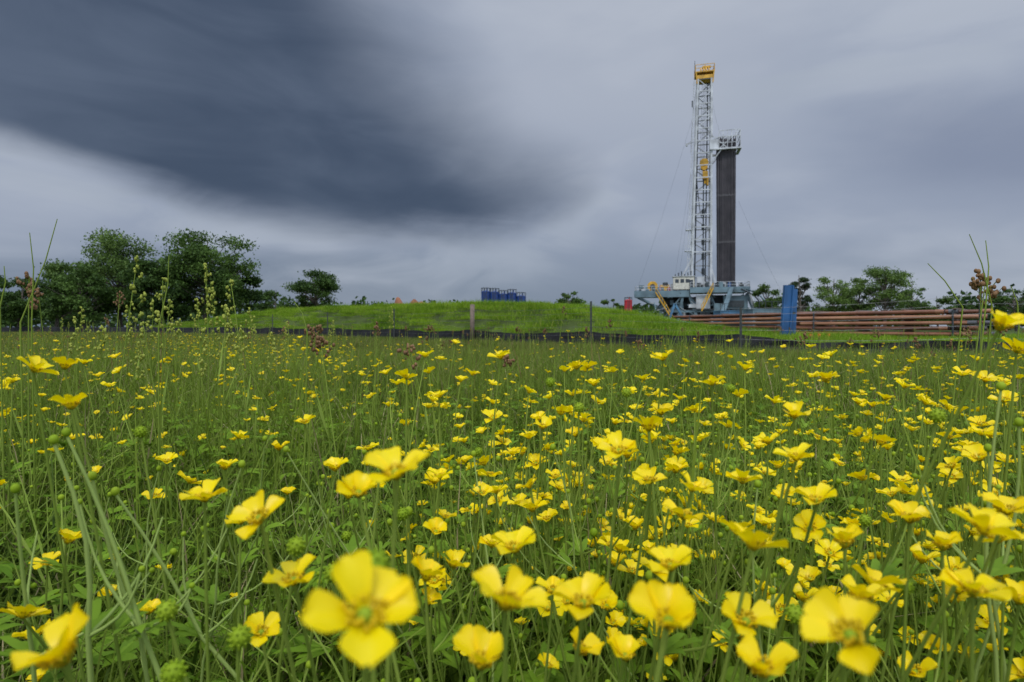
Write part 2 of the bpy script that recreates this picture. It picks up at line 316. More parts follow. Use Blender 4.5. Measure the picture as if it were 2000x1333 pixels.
def put(px,py,w,real,bud):
    d=real*F/w; X0,Y0,Z0=PX(px,py,d); 
    if Z0<.12: Z0=.12
    tl=random.uniform(.0,.5); az=random.uniform(0,6.28)
    hp.append((X0,Y0,Z0)); hr.append((tl*math.cos(az),tl*math.sin(az),random.uniform(0,6.28))); hs.append(real/.0235 if not bud else real/.0115)
    hi.append(5 if bud else random.choice([0,1,2,3,4]))
    bx=X0+random.uniform(-.10,.10); by=Y0+random.uniform(.03,.22)
    pts=bez((bx,by,-.02),(X0,Y0,Z0),(random.uniform(-.02,.02),random.uniform(-.02,.02),0),8); stm.tube(pts,.0017,.0009,6,0)
    if random.random()<.4 and d>.22:
        q=pts[5]; a=random.uniform(0,6.28); e=Vector(q)+Vector((math.cos(a)*.04,abs(math.sin(a))*.05,random.uniform(.03,.06))); 
        if e.z<Z0+.01: stm.tube(bez(q,e,(0,0,-.008),5),.001,.0007,5,0); stm.sphere(e,.0028,1,8,6)
        lobeleaf(stm,q,a,.035,2,.6)
for px,py,w in hand: put(px,py,w*1.08,random.uniform(.023,.027),False)
for px,py,w in buds: put(px,py,w,.0105,True)
instancer('foreground_heads',hp,hr,hs,hi,C_head,bf)
def branchy(base,top,r,m=3,nb=3):
    base=Vector(base); top=Vector(top); k1=base.lerp(top,.45)+Vector((random.uniform(-.02,.02),0,.01)); k2=base.lerp(top,.75)+Vector((random.uniform(-.018,.018),0,.006))
    pts=bez(base,k1,(random.uniform(-.012,.012),0,0),5)[:-1]+bez(k1,k2,(random.uniform(-.008,.008),0,0),4)[:-1]+bez(k2,top,(random.uniform(-.01,.01),0,0),5)
    stm.tube(pts,r,r*.4,6,m); stm.sphere(top+Vector((0,0,.002)),.0030,1,10,7,(1,1,1.15))
    for q in (k1,k2):
        for j in range(nb-1):
            sx=random.choice([-1,1]); e=q+Vector((sx*random.uniform(.02,.06),random.uniform(0,.05),random.uniform(.02,.09)))
            e.z=min(e.z,H-.05); stm.tube(bez(q,e,(sx*.006,0,-.006),6),r*.55,r*.25,5,m)
            if random.random()<.5: stm.sphere(e,.0022,1,8,6)
        lobeleaf(stm,q,random.uniform(0,6.28),.04,2,.5)
branchy((-.30,.42,-.02),PX(105,865,.38),.0028)
branchy((-.10,.40,-.02),PX(130,850,.40),.0026)
branchy((-.25,.5,-.02),PX(180,935,.42),.0024)
branchy((-.05,.52,-.02),PX(225,965,.44),.0024)
branchy((-.36,.45,-.02),PX(30,960,.40),.0024)
branchy((.36,.45,-.02),PX(1955,760,.42),.0022)
branchy((.42,.48,-.02),PX(1990,830,.42),.0022)
branchy((.39,.5,-.02),PX(1930,880,.46),.002)
branchy((.22,.5,-.02),PX(1480,950,.5),.0018)
branchy((-.02,.5,-.02),PX(925,890,.62),.0018)
for i in range(30):
    d=random.uniform(.45,1.0); px=random.uniform(0,2000); py=random.uniform(860,1150); T=PX(px,py,d)
    if T[2]<.15: continue
    branchy((T[0]+random.uniform(-.2,.2),T[1]+random.uniform(-.02,.2),-.02),T,.0016,random.choice([0,3]),2)
# long near blades, arching
for i in range(150):
    d=random.uniform(.5,1.3); px=random.uniform(-50,1050) if random.random()<.7 else random.uniform(1050,2050); X0=(px-1000)/F*d
    blade(stm,(X0,d,-.02),random.uniform(0,6.28),random.uniform(.3,1.2),random.uniform(.3,.52),random.uniform(.003,.0065),random.choice([2,0,4,4]),7)
stm.obj('foreground_stems',[M_stem,M_bud,M_leafb,M_pale,M_grass],bf,smooth=True)

# tall weeds
def weed(mb,base,top,kind,r=.0016,big=1.0):
    pts=bez(base,top,(random.uniform(-.02,.02),0,0),9); mb.tube(pts,r,r*.45,5,0)
    top=Vector(top); L_=(top-Vector(base)).length
    if kind=='none': return
    m={'green':1,'brown':2}[kind]; span=random.uniform(.16,.24) if kind=='green' else random.uniform(.06,.11)
    nb=int((9 if kind=='green' else 7)*big)
    for i in range(nb):
        t=(i+random.random()*.8)/nb; p=top-Vector((0,0,1))*span*t*L_; a=random.uniform(0,6.28); ln=(.006+.030*t*random.uniform(.4,1.1))*big
        e=p+Vector((math.cos(a)*ln*.7,math.sin(a)*ln*.7,ln*random.uniform(.4,1.1))); mb.tube([p,e],.0006,.0005,3,0)
        for j in range(4):
            c=p.lerp(e,random.uniform(.35,1.05))+Vector((random.uniform(-.003,.003),random.uniform(-.003,.003),random.uniform(-.004,.004)))
            mb.sphere(c,random.uniform(.0022,.0044),m,6,4,(1,1,1.3))
    for k in range(2):
        q=Vector(pts[random.choice([3,4,5])]); a=random.uniform(0,6.28); ll=random.uniform(.06,.14)
        e=q+Vector((math.cos(a)*ll*.4,math.sin(a)*ll*.4,ll)); vsd=Vector((-math.sin(a),math.cos(a),0))*.003
        mb.add([q-vsd*.3,q+vsd*.3,q.lerp(e,.5)+vsd,q.lerp(e,.5)-vsd,e],[(0,1,2,3),(3,2,4)],0)
tw=MB()
for px,py,d,kd in [(268,508,1.5,'green'),(318,548,1.35,'green'),(402,516,1.8,'green'),(412,556,1.6,'green'),(450,545,1.7,'green'),(300,590,1.9,'green'),(488,600,2.2,'green'),(440,600,1.5,'green'),(385,585,2.0,'green'),(280,635,1.4,'green'),(350,625,2.4,'green'),(530,655,2.0,'green'),(250,600,2.0,'green'),(425,625,1.9,'green'),(470,640,1.6,'green'),(332,590,1.7,'green'),(200,640,1.8,'green'),(395,650,1.5,'green'),(560,630,2.6,'green'),(75,570,1.6,'brown'),(234,575,2.1,'brown'),(57,540,1.2,'brown'),(1915,535,1.15,'brown'),(1925,548,1.15,'brown'),(620,640,1.2,'brown'),(625,665,1.15,'brown'),(734,632,2.2,'brown'),(1100,600,4,'brown'),(1190,625,3.4,'brown'),(1010,640,3.6,'brown'),(838,640,2.6,'brown'),(765,600,3.5,'green'),(553,640,2.8,'brown'),(1365,650,3.0,'brown'),(1570,650,2.2,'brown'),(990,700,1.5,'brown'),(800,680,1.4,'brown'),(1890,640,2.5,'brown'),(1790,660,2.6,'brown'),(650,625,4,'green'),(160,600,2.4,'green'),(1715,650,3.2,'brown'),(1250,665,2.6,'brown'),(1960,620,1.7,'brown'),(1145,640,3.0,'brown')]:
    T=PX(px,py,d); weed(tw,(T[0]+random.uniform(-.08,.08),T[1]+random.uniform(-.05,.1),-.02),T,kd,.0015+.0005*d,1.3 if d<1.9 else 1.15)
for a,t in [((40,630),(112,428)),((62,630),(58,455)),((1938,600),(1893,458)),((1925,600),(1925,470)),((1880,600),(1812,515)),((0,600),(8,520)),((310,640),(330,500)),((600,650),(575,590)),((1990,640),(1975,560))]:
    d=1.1; T=PX(t[0],t[1],d); B=PX(a[0],a[1],d); b0=(B[0]-.03,B[1]+.05,-.02); tw.tube([b0,Vector(b0).lerp(Vector(B),.5),B,Vector(B).lerp(Vector(T),.6)+Vector((.006,0,0)),T],.0021,.0007,5,0)
for i in range(440):
    a=math.radians(random.uniform(-52,50)); d=math.sqrt(random.uniform(2.2**2,15**2)); X0,Y0=d*math.sin(a),d*math.cos(a)
    if Y0>fy(X0)-.6: continue
    kd=random.choices(['green','brown','none'],[4,3,3] if a<-.25 else [1,5,3])[0]; hh=random.uniform(.42,.74 if a<-.25 else .64)
    weed(tw,(X0,Y0,-.02),(X0+random.uniform(-.06,.06),Y0,hh),kd,.0016+.0003*d)
tw.obj('tall_weeds',[M_stem,M_seedg,M_brown],smooth=True)

# ------------------------------------------------------------ fence + silt fence
M_post=mat_basic('post_steel',(.035,.04,.035),.7,scale=8); M_wood=mat_basic('post_wood',(.16,.12,.09),.9,scale=9)
M_wire=mat_basic('wire',(.13,.13,.13),.5,.6); M_silt=mat_basic('silt_fabric',(.014,.014,.016),.75,scale=2.0,var=.5,bump=.3)
wf=empty('wire_fence'); pm=MB(); wm=MB(); wd=MB()
posts=fence[1:-1]; ph=[]
for i,(x0,y0) in enumerate(posts):
    z0=float(zf(x0,y0)); i2=i+1
    h_={7:1.5,8:1.45,9:1.12,10:1.45}.get(i2,1.5); ph.append((x0,y0,z0,h_))
    if i2==7:
        wd.cyl((x0,y0,z0-.1),(x0+.01,y0,z0+h_),.09,9)
    else:
        pm.box((x0,y0,z0+h_/2),(.06,.008,h_)); pm.box((x0,y0+.02,z0+h_/2),(.012,.035,h_-.01))
for a in range(len(ph)-1):
    A=ph[a];B=ph[a+1]
    for f_ in (.3,.5,.68,.84,.97):
        pa=Vector((A[0],A[1]-.03,A[2]+f_*min(A[3],1.3))); pb=Vector((B[0],B[1]-.03,B[2]+f_*min(B[3],1.3)))
        wm.tube([pa.lerp(pb,t)-Vector((0,0,.05*math.sin(math.pi*t))) for t in np.linspace(0,1,7)],.0035,.0035,3)
pm.obj('steel_posts',[M_post],wf); wd.obj('wooden_post',[M_wood],wf,smooth=True); wm.obj('wires',[M_wire],wf)
sf=MB(); line=[]
for i in range(len(fence)-1):
    a,b_=fence[i],fence[i+1]
    for t in np.linspace(0,1,14,endpoint=False): line.append((a[0]+(b_[0]-a[0])*t,a[1]+(b_[1]-a[1])*t))
vs=[]
for i,(x0,y0) in enumerate(line):
    y1=y0+.18; z0=float(zf(x0,y1)); t=(i%14)/14; sag=.08*math.sin(math.pi*t)+random.uniform(-.02,.02)
    ht=float(np.interp(x0,[-40,-22,-10,-1,5.5,7,10],[.72,.66,.60,.52,.46,.34,.34]))-sag
    off=.03*math.sin(i*1.3)
    vs+=[(x0,y1+off,z0-.05),(x0,y1-off+.02,z0+ht*.5),(x0,y1+off*.5,z0+ht),(x0,y1+.012+off*.5,z0+ht)]
for i in range(len(line)-1):
    o=i*4; sf.f+= [(o,o+4,o+5,o+1),(o+1,o+5,o+6,o+2),(o+2,o+6,o+7,o+3)]; sf.m+=[0,0,0]
sf.v=vs
sf.obj('silt_fence',[M_silt])

# ------------------------------------------------------------ trees
def tree(name,px,d,top_py,wpx,leafm,seed,kind='oak',base_frac=.25,n=9000,ls=.3,cl=26):
    R=np.random.default_rng(seed); random.seed(seed)
    x0=(px-1000)/F*d; z0=float(zf(x0,d))-.1; Ht=(H+(640-top_py)/F*d-z0)*1.06; W=wpx/F*d/2*1.08
    mb=MB(); base=Vector((x0,d,z0)); 
    crown0=Ht*base_frac; cz=(Ht+crown0)/2; rzv=(Ht-crown0)/2
    bend=Vector((R.uniform(-.3,.3),R.uniform(-.3,.3),0))
    mid=base+Vector((0,0,Ht*.4))+bend; tp=base+Vector((0,0,Ht*.88))+bend*2
    tr=max(.12,Ht*.022)
    mb.tube([base,base+Vector((0,0,.4)),base.lerp(mid,.6),mid,mid.lerp(tp,.5),tp],tr*1.3,tr*.2,8,0)
    cents=[]
    for i in range(cl):
        for _ in range(50):
            q=R.normal(0,1,3); q/=np.linalg.norm(q); rr=R.uniform(.3,1.0)**.6*R.choice([1,1,1,1.12])
            if kind=='pine': q[2]=R.uniform(-1,1)
            c=np.array([q[0]*W*.8*rr,q[1]*W*.8*rr,q[2]*rzv*.84*rr])
            if kind=='oak' and c[2]<-rzv*.3 and np.hypot(c[0],c[1])>W*.8: continue
            if kind=='pine':
                c[0]*= (1-.25*(c[2]/rzv)); c[1]*=(1-.25*(c[2]/rzv))
            break
        r_=R.uniform(.14,.34)*min(W,rzv)*1.08*(1 if kind=='oak' else .75)
        C=base+Vector((c[0],c[1],cz+c[2]))+bend; cents.append((C,r_))
        tt=min(max((C.z-z0)/Ht*.75-.05,.2),.92); s=base.lerp(mid,tt/.4) if tt<.4 else mid.lerp(tp,(tt-.4)/.48)
        mb.tube([s,s.lerp(C,.5)+Vector((0,0,-.08*Ht*.3)),C],tr*.38,tr*.08,5,0)
    wts=np.array([r**2 for _,r in cents]); wts/=wts.sum(); cnt=(wts*n).astype(int)
    V=[];
    for (C,r_),k in zip(cents,cnt):
        q=R.normal(0,1,(k,3)); q/=np.linalg.norm(q,axis=1)[:,None]; rad=r_*(R.random(k)**.45)*(1+.25*R.normal(0,1,k))
        q*=rad[:,None]; q[:,2]*=.55; P=q+np.array(C)
        a=R.normal(0,1,(k,3)); a/=np.linalg.norm(a,axis=1)[:,None]; b_=np.cross(a,R.normal(0,1,(k,3))); b_/=np.linalg.norm(b_,axis=1)[:,None]
        s=(ls*R.uniform(.5,1.2,k))[:,None]
        V.append(np.stack([P-a*s*.5,P+b_*s*.32,P+a*s*.5,P-b_*s*.32],1))
    V=np.concatenate(V).reshape(-1,3); o=len(mb.v); mb.v.extend(map(tuple,V.tolist())); nf=len(V)//4
    mb.f.extend([(o+4*i,o+4*i+1,o+4*i+2,o+4*i+3) for i in range(nf)]); mb.m.extend([1]*nf)
    return mb.obj(name,[M_bark,leafm])
tree('oak_tree',400,62,458,205,M_tree,1,n=22000,base_frac=.08,cl=75)
tree('oak_tree',315,60,500,150,M_tree,11,n=14000,base_frac=.05,cl=46)
tree('oak_tree',465,66,508,80,M_tree,13,n=7000,base_frac=.12,cl=30)
tree('oak_tree',235,64,464,175,M_tree2,2,n=18000,base_frac=.08,cl=65)
tree('oak_tree',165,58,515,140,M_tree,3,n=12000,base_frac=.06,cl=42)
tree('oak_tree',110,66,512,110,M_tree2,4,n=10000,base_frac=.06,cl=36)
tree('oak_tree',35,62,538,120,M_tree,5,n=9000,base_frac=.1,cl=32)
tree('oak_tree',-60,64,520,130,M_tree,15,n=7000,base_frac=.1,cl=20)
tree('oak_tree',615,82,528,108,M_tree,6,n=10000,base_frac=.22,cl=40)
tree('oak_tree',535,84,560,90,M_tree,7,n=6000,base_frac=.12,cl=20)
tree('oak_tree',1112,120,566,72,M_tree,8,n=4800,base_frac=.2,cl=20,ls=.4)
tree('oak_tree',1195,125,580,40,M_tree,9,n=2200,base_frac=.2,cl=8,ls=.4)
tree('oak_tree',1495,105,550,64,M_tree2,10,n=6500,base_frac=.12,cl=30,ls=.34)
tree('pine_tree',1566,108,530,60,M_pine,12,'pine',.25,8000,.32,cl=30)
tree('oak_tree',1624,112,538,84,M_tree2,14,n=8500,base_frac=.12,cl=36,ls=.34)
tree('oak_tree',1728,108,512,112,M_tree2,16,n=11000,base_frac=.14,cl=44,ls=.34)
tree('oak_tree',1674,114,534,64,M_tree2,17,n=5500,base_frac=.1,cl=24,ls=.34)
tree('oak_tree',1778,116,544,54,M_tree,27,n=4500,base_frac=.12,cl=18,ls=.34)
tree('oak_tree',1832,118,574,95,M_tree2,18,n=6500,base_frac=.1,cl=20,ls=.36)
tree('oak_tree',1985,90,558,120,M_tree,19,n=9000,base_frac=.1,cl=34)
tree('oak_tree',1905,112,586,90,M_tree,20,n=5000,base_frac=.1,cl=16)
R=np.random.default_rng(50); mb=MB(); V=[]
for i in range(330):
    a=math.radians(R.uniform(-62,62)); d=R.uniform(170,260); cx,cy=d*math.sin(a),d*math.cos(a); hh=R.uniform(5,10)*(1 if a>-.2 else 1.1); r_=R.uniform(3,6)
    mb.tube([(cx,cy,-.1),(cx,cy,hh*.7)],.25,.1,4,0)
    k=140; q=R.normal(0,1,(k,3)); q/=np.linalg.norm(q,axis=1)[:,None]; q*=(R.random(k)**.4)[:,None]*np.array([r_,r_,hh*.5]); P=q+np.array([cx,cy,hh*.52])
    aa=R.normal(0,1,(k,3)); aa/=np.linalg.norm(aa,axis=1)[:,None]; bb=np.cross(aa,R.normal(0,1,(k,3))); bb/=np.linalg.norm(bb,axis=1)[:,None]
    V.append(np.stack([P-aa*.7,P+bb*.5,P+aa*.7,P-bb*.5],1))
V=np.concatenate(V).reshape(-1,3); o=len(mb.v); mb.v.extend(map(tuple,V.tolist())); nf=len(V)//4; mb.f.extend([(o+4*i,o+4*i+1,o+4*i+2,o+4*i+3) for i in range(nf)]); mb.m.extend([1]*nf)
mb.obj('distant_tree_line',[M_bark,M_tree])

# ------------------------------------------------------------ drilling rig
s_=115/F
random.seed(5)
M_white=mat_basic('rig_white',(.46,.48,.49),.5,var=.35,scale=.6)
M_blueg=mat_basic('rig_bluegrey',(.12,.185,.215),.5,var=.45,scale=.5)
M_dkg=mat_basic('rig_dark',(.035,.045,.05),.6)
M_yel=mat_basic('rig_yellow',(.60,.33,.02),.5,var=.3,scale=1)
M_pipe=mat_leaf('drill_pipe_steel',(.018,.018,.024),(.085,.078,.085),trans=0.0,rough=.5,gloss=.4)
M_lpipe=mat_basic('pipe_collar',(.13,.125,.13),.5,.3)
M_cab=mat_basic('doghouse_paint',(.55,.53,.45),.6,var=.25)
M_glass=mat_basic('window_glass',(.03,.04,.05),.15)
M_redp=mat_basic('red_paint',(.45,.02,.03),.5); M_bluep=mat_basic('blue_paint',(.02,.10,.30),.5)
rx0=(1368-1000)*s_; rig=empty('drilling_rig',(rx0,115,0),math.radians(-14))
FLZ=8.3
def zp(py): return H+(640-py)*s_
mb=MB(); zb,zt=FLZ,zp(160); K=17; 
def leg(i,t):
    hw=1.85+(1.3-1.85)*t; sx=(-1,1,1,-1)[i]; sy=(-1,-1,1,1)[i]; return Vector((sx*hw+.75*t,sy*hw,zb+(zt-zb)*t))
for i in range(4):
    mb.beam(leg(i,0),leg(i,1),.38,0)
for k in range(K+1):
    t=k/K
    for i in range(4):
        if i==0 and k<3: continue
        mb.beam(leg(i,t),leg((i+1)%4,t),.2,0)
for k in range(K):
    t0,t1=k/K,(k+1)/K
    for i in (1,2,3):
        j=(i+1)%4
        if k%2: mb.beam(leg(i,t0),leg(j,t1),.17)
        else: mb.beam(leg(j,t0),leg(i,t1),.17)
    if k>11: mb.beam(leg(0,t0),leg(1,t1),.13) if k%2 else mb.beam(leg(1,t0),leg(0,t1),.13)
mb.beam(leg(0,0)+Vector((-.5,0,0)),leg(0,1)+Vector((-.3,0,0)),.09); mb.beam(leg(0,0)+Vector((-.95,0,0)),leg(0,1)+Vector((-.75,0,0)),.09)
for k in range(70):
    t=k/70; p=leg(0,t); mb.beam(p+Vector((-.5,0,0)),p+Vector((-.9,0,0)),.05)
for k in range(0,70,2):
    t=k/70; p=leg(0,t); mb.beam(p+Vector((-.4,-.5,0)),p+Vector((-1,-.5,0)),.05)
for t,wd_ in ((.18,1.3),(.28,1.1)):
    p=leg(0,t)+Vector((-.9,0,0)); mb.box(p,(wd_,1.2,.12)); 
    for dx in(-.5,.5): mb.beam(p+Vector((dx,-.5,0)),p+Vector((dx,-.5,1.1)),.07)
    mb.beam(p+Vector((-.6,-.5,1.1)),p+Vector((.6,-.5,1.1)),.07)
q=leg(0,(zp(280)-zb)/(zt-zb)); mb.beam(q,q+Vector((-1.7,0,-.5)),.15); mb.beam(q+Vector((0,0,.8)),q+Vector((-1.7,0,-.5)),.1); mb.box(q+Vector((-1.8,0,-.6)),(.4,.4,.5))
mb.obj('mast',[M_white],rig)
mb=MB()
for dx in(-.25,.05,.3,.55): mb.cyl((dx+.1,.3,zp(350)),(dx+.65,.3,zt),.03,5,0)
mb.cyl((-1.1,1.2,zb),(-.3,1.0,zt),.14,6,0); mb.cyl((1.0,1.4,zb),(1.5,1.1,zt),.12,6,0); mb.cyl((.5,.2,zb),(.6,.2,zp(350)),.12,6,0)
for i in range(5): mb.box((.55,.9,12+i*3.0),(.55,.5,1.2))
mb.tube(bez((1.1,-.6,zp(400)),(-.8,.9,zp(330)),(0,0,-6),12),.08,.08,5,0)
mb.obj('drill_lines',[M_dkg],rig)
mb=MB(); cz=zp(160); c=.75
mb.box((c,0,cz+.35),(3.0,3.0,.7),0); mb.box((c,0,cz+1.3),(3.7,3.5,.2),0); 
for dx in(-.8,-.3,.2,.7): mb.cyl((c+dx,-.1,cz+1.9),(c+dx+.25,-.1,cz+1.9),.75,14,0)
for sx in(-1.8,0,1.8):
    for sy in(-1.7,1.7): mb.beam((c+sx,sy,cz+1.4),(c+sx,sy,cz+2.7),.09,0)
for zz in(2.05,2.7):
    mb.beam((c-1.8,-1.7,cz+zz),(c+1.8,-1.7,cz+zz),.09,0); mb.beam((c-1.8,1.7,cz+zz),(c+1.8,1.7,cz+zz),.09,0); mb.beam((c-1.8,-1.7,cz+zz),(c-1.8,1.7,cz+zz),.09,0); mb.beam((c+1.8,-1.7,cz+zz),(c+1.8,1.7,cz+zz),.09,0)
mb.beam((c-1.5,-1.5,cz-1),(c-1.7,-1.7,cz+1.2),.2,0); mb.beam((c+1.5,-1.5,cz-1),(c+1.7,-1.7,cz+1.2),.2,0)
mb.beam((c+.1,0,cz+2.6),(c+.1,0,cz+3.4),.12,0); mb.box((c+.4,0,cz+2.8),(1.6,.9,.25),0); mb.beam((c-1.95,-1.7,cz+1),(c-1.95,-1.7,cz+3.5),.1,1)
mb.obj('crown_block',[M_yel,M_dkg],rig)
mb=MB(); tz=zp(335)
mb.box((.7,-.1,tz+1.2),(1.3,.7,1.5)); mb.cyl((.7,-.5,tz+1.6),(.7,.3,tz+1.6),.85,14); mb.cyl((.7,-.5,tz+.6),(.7,.3,tz+.6),.55,12); mb.box((.9,-.1,tz-.9),(1.0,.9,1.5)); mb.cyl((.9,-.1,tz-2.6),(.9,-.1,tz-1.5),.22,8); mb.box((1.35,-.2,tz-2.2),(.35,.6,1.6)); mb.beam((.55,-.1,tz-3),(.6,-.1,tz-1.5),.1,1)
mb.obj('travelling_block',[M_yel,M_dkg],rig)
mb=MB(); bz=zp(300); bx0,bx1=2.3,7.3; by0,by1=-2.1,2.1
mb.box(((bx0+bx1)/2,by0,bz),(bx1-bx0,.5,.3),0); mb.box(((bx0+bx1)/2,by1,bz),(bx1-bx0,.5,.3),0); mb.box((bx1,0,bz),(.4,4.6,.3),0)
for k in range(13): mb.beam((bx0+1+k*.31,by0,bz),(bx0+1+k*.31,by1,bz),.12,0)
for zz in (1.2,2.4,3.6):
    mb.beam((bx0+1,by0,bz+zz),(bx1,by0,bz+zz),.11,0); mb.beam((bx0+1,by1,bz+zz),(bx1,by1,bz+zz),.11,0); mb.beam((bx1,by0,bz+zz),(bx1,by1,bz+zz),.11,0)
for k in range(6):
    xx_=bx0+1+k*(bx1-bx0-1)/5
    for yy_ in(by0,by1): mb.beam((xx_,yy_,bz),(xx_,yy_,bz+3.6),.11,0)
mb.beam((bx1,0,bz),(bx1,0,bz+3.6),.1,0)
mb.beam((bx0+1,by0,bz),(bx1,by0,bz+3.6),.09,0); mb.beam((bx1,by0,bz+1.2),(bx1,by1,bz+3.6),.09,0)
mb.box((bx1+.02,0,bz+.7),(.06,4.2,1.0),0)
for yy_ in(by0,by1):
    mb.beam((2.0,yy_*.8,bz+3.0),(bx0+2.6,yy_,bz+.1),.16,0); mb.beam((1.9,yy_*.8,bz-2.6),(bx0+1.5,yy_,bz-.1),.16,0); mb.beam((1.9,yy_*.8,bz),(bx0+.2,yy_,bz),.2,0); mb.beam((1.9,yy_*.8,bz+1.8),(bx0+1,yy_,bz+2.4),.12,0)
mb.box((2.4,-1.6,bz+1.0),(1.6,.9,1.9),0)
mb.obj('racking_board',[M_white],rig)
mb=MB()
for i in range(16):
    for j in range(9):
        x0=3.3+i*.205+random.uniform(-.02,.02); y0=-1.2+j*.3+ (i%2)*.12; xt=x0+random.uniform(-.07,.07)+(i-8)*.012; top=zp(280)+random.uniform(-.5,.7)
        mb.cyl((x0,y0,FLZ-.05),(xt,y0*1.1,top),.078,6,0)
        for zz in (FLZ+9.1+random.uniform(-.1,.1),FLZ+18.4+random.uniform(-.1,.1)):
            t=(zz-FLZ)/(top-FLZ); xx_=x0+(xt-x0)*t; yy_=y0+(y0*.1)*t; mb.cyl((xx_,yy_,zz),(xx_,yy_,zz+.35),.1,6,1)
mb.obj('drill_pipe_stands',[M_pipe,M_lpipe],rig,smooth=False)
mb=MB()
def rail(x0,y0,x1,y1,z,m=2,h=1.1,r=.07):
    n=max(2,int(math.hypot(x1-x0,y1-y0)/1.6)+1)
    for k in range(n): 
        t=k/(n-1); mb.beam((x0+(x1-x0)*t,y0+(y1-y0)*t,z),(x0+(x1-x0)*t,y0+(y1-y0)*t,z+h),r,m)
    for hh in(.55,1.1): mb.beam((x0,y0,z+hh*h/1.1),(x1,y1,z+hh*h/1.1),r,m)
mb.box((3.2,0,7.95),(11.0,9,.7),0); mb.box((-7.7,0,7.3),(10.5,7,.9),0)
mb.box((-7.7,-3.6,7.3),(10.6,.25,1.3),0); mb.box((3.2,-4.6,7.9),(11.0,.25,1.1),0)
mb.box((0,-3.2,1.0),(19,1.2,1.3),0); mb.box((0,3.2,1.0),(19,1.2,1.3),0)
for y0 in(-3.2,3.2):
    for xa,xb in((-10,-7.5),(-6.5,-3.5),(-2.5,-2.5),(1.5,1.5),(5,5),(8.3,8.3)): mb.beam((xa+2,y0,1.5),(xb,y0,7.3),.5,0)
    for xa,xb in((-2.5,1.5),(1.5,-2.5),(5,8.3),(8.3,5),(-8,-3.5)): mb.beam((xa,y0,1.6),(xb,y0,7.2),.28,0)
    mb.beam((-12.5,y0,6.9),(-6,y0,3.6),.35,0); mb.beam((-6,y0,3.8),(9,y0,3.8),.4,0)
for k in range(26): mb.box((random.uniform(-7,8),random.uniform(-3,3),random.uniform(2.0,6.5)),(random.uniform(.6,2.2),random.uniform(.8,2),random.uniform(.6,1.8)),random.choice([0,1,1,2,1]))
mb.box((1,2.6,4.6),(15,.3,4.6),1)  # dark sheet added at the back, stands in for the interior's shade
for k in range(40):
    xx_=random.uniform(-10,9); z_=random.uniform(2,6.8); mb.beam((xx_,-3.6,z_),(xx_+random.uniform(-2,2),-3.6+random.uniform(-.3,.3),z_+random.uniform(-1.5,1.5)),random.uniform(.08,.2),random.choice([0,1,2,0,1]))
for k in range(22): mb.box((random.uniform(-1.5,8.5),-4.2+random.uniform(-.3,.8),8.6+random.uniform(0,.3)),(random.uniform(.3,.8),.5,random.uniform(.4,1.3)),random.choice([0,1,2,0,2,1,0]))
for k in range(14): mb.box((random.uniform(-12.4,-5.5),-2.9+random.uniform(-.3,1.5),8.0+random.uniform(0,.3)),(random.uniform(.3,.8),.5,random.uniform(.4,1.1)),random.choice([0,1,2,0,2,1]))
mb.box((-6.2,-3.0,8.2),(.5,.4,.8),3); mb.box((5.0,-4.3,8.9),(.5,.4,.9),4)
mb.box((6.2,-3.0,5.5),(4.4,1.6,2.6),0); mb.box((6.2,-3.9,5.2),(3.0,.2,1.2),1)
mb.box((.2,-3.4,5.6),(2.6,1.2,2.6),2); mb.box((3.0,-3.6,4.4),(1.6,1.4,1.8),0)
rail(-12.8,-3.6,-3,-3.6,7.75); rail(-12.8,3.4,-3,3.4,7.75); rail(-12.8,-3.6,-12.8,3.4,7.75); rail(-2.2,-4.6,8.6,-4.6,8.35); rail(8.6,-4.6,8.6,4.5,8.35)
for y0 in(-1.85,1.85):
    mb.beam((-1.85,y0,8.3),(-4.5,y0,8.0),.4,2); mb.beam((-1.7,y0,14.5),(-5.2,y0,7.8),.32,2); mb.box((-1.85,y0,8.5),(.9,.8,.8),0); mb.box((1.85,y0,8.5),(.9,.8,.8),0)
    mb.beam((1.9,y0,12.5),(3.0,y0,8.3),.25,2)
mb.beam((8.6,-3,7.9),(10.2,-3,1.2),.3,0); mb.beam((8.6,-3,7.9),(9.6,-3.5,4.5),.5,2); mb.box((9.8,-3,3.2),(1.2,1.2,2.8),0); mb.beam((5.4,-4.8,8.3),(2.5,-9,1),.9,0,.2)
mb.tube(bez((7,-4.8,8),(10.5,-5,1),(1.5,0,1),10),.14,.14,6,1); mb.tube(bez((8,-4.8,8),(11.5,-5,1),(1.5,0,1),10),.14,.14,6,0)
mb.obj('substructure',[M_blueg,M_dkg,M_white,M_redp,M_bluep],rig)
mb=MB()
mb.cyl((-9.4,-2.4,8.9),(-9.4,-1.2,8.9),1.05,18,0); mb.cyl((-9.4,-2.7,8.9),(-9.4,-2.5,8.9),.5,12,1); mb.box((-9.4,0,8.3),(2.4,2.6,1.0),1); mb.box((-7.0,-1.4,8.5),(1.8,2,1.4),0); mb.box((-6.9,-2.0,9.4),(1.0,1.2,.5),1)
mb.cyl((-11.6,-1.5,7.8),(-11.6,-1.5,9.2),.5,10,2); mb.box((-5.2,-.8,8.6),(1.2,2,1.6),3); mb.cyl((-4.7,-2.5,7.8),(-4.7,-2.5,9.6),.25,8,4); mb.cyl((-7.9,-2.8,7.8),(-7.9,-2.8,9.0),.12,8,4)
mb.obj('drawworks',[M_yel,M_dkg,M_blueg,M_white,M_redp],rig)
mb=MB(); mb.box((-3.4,-2.6,9.4),(4.0,2.2,2.5),0); mb.box((-3.4,-2.6,10.72),(4.3,2.5,.14),3)
for dx in(-1.3,-.3,.7): mb.box((-3.4+dx,-3.71,9.8),(.7,.04,.7),1)
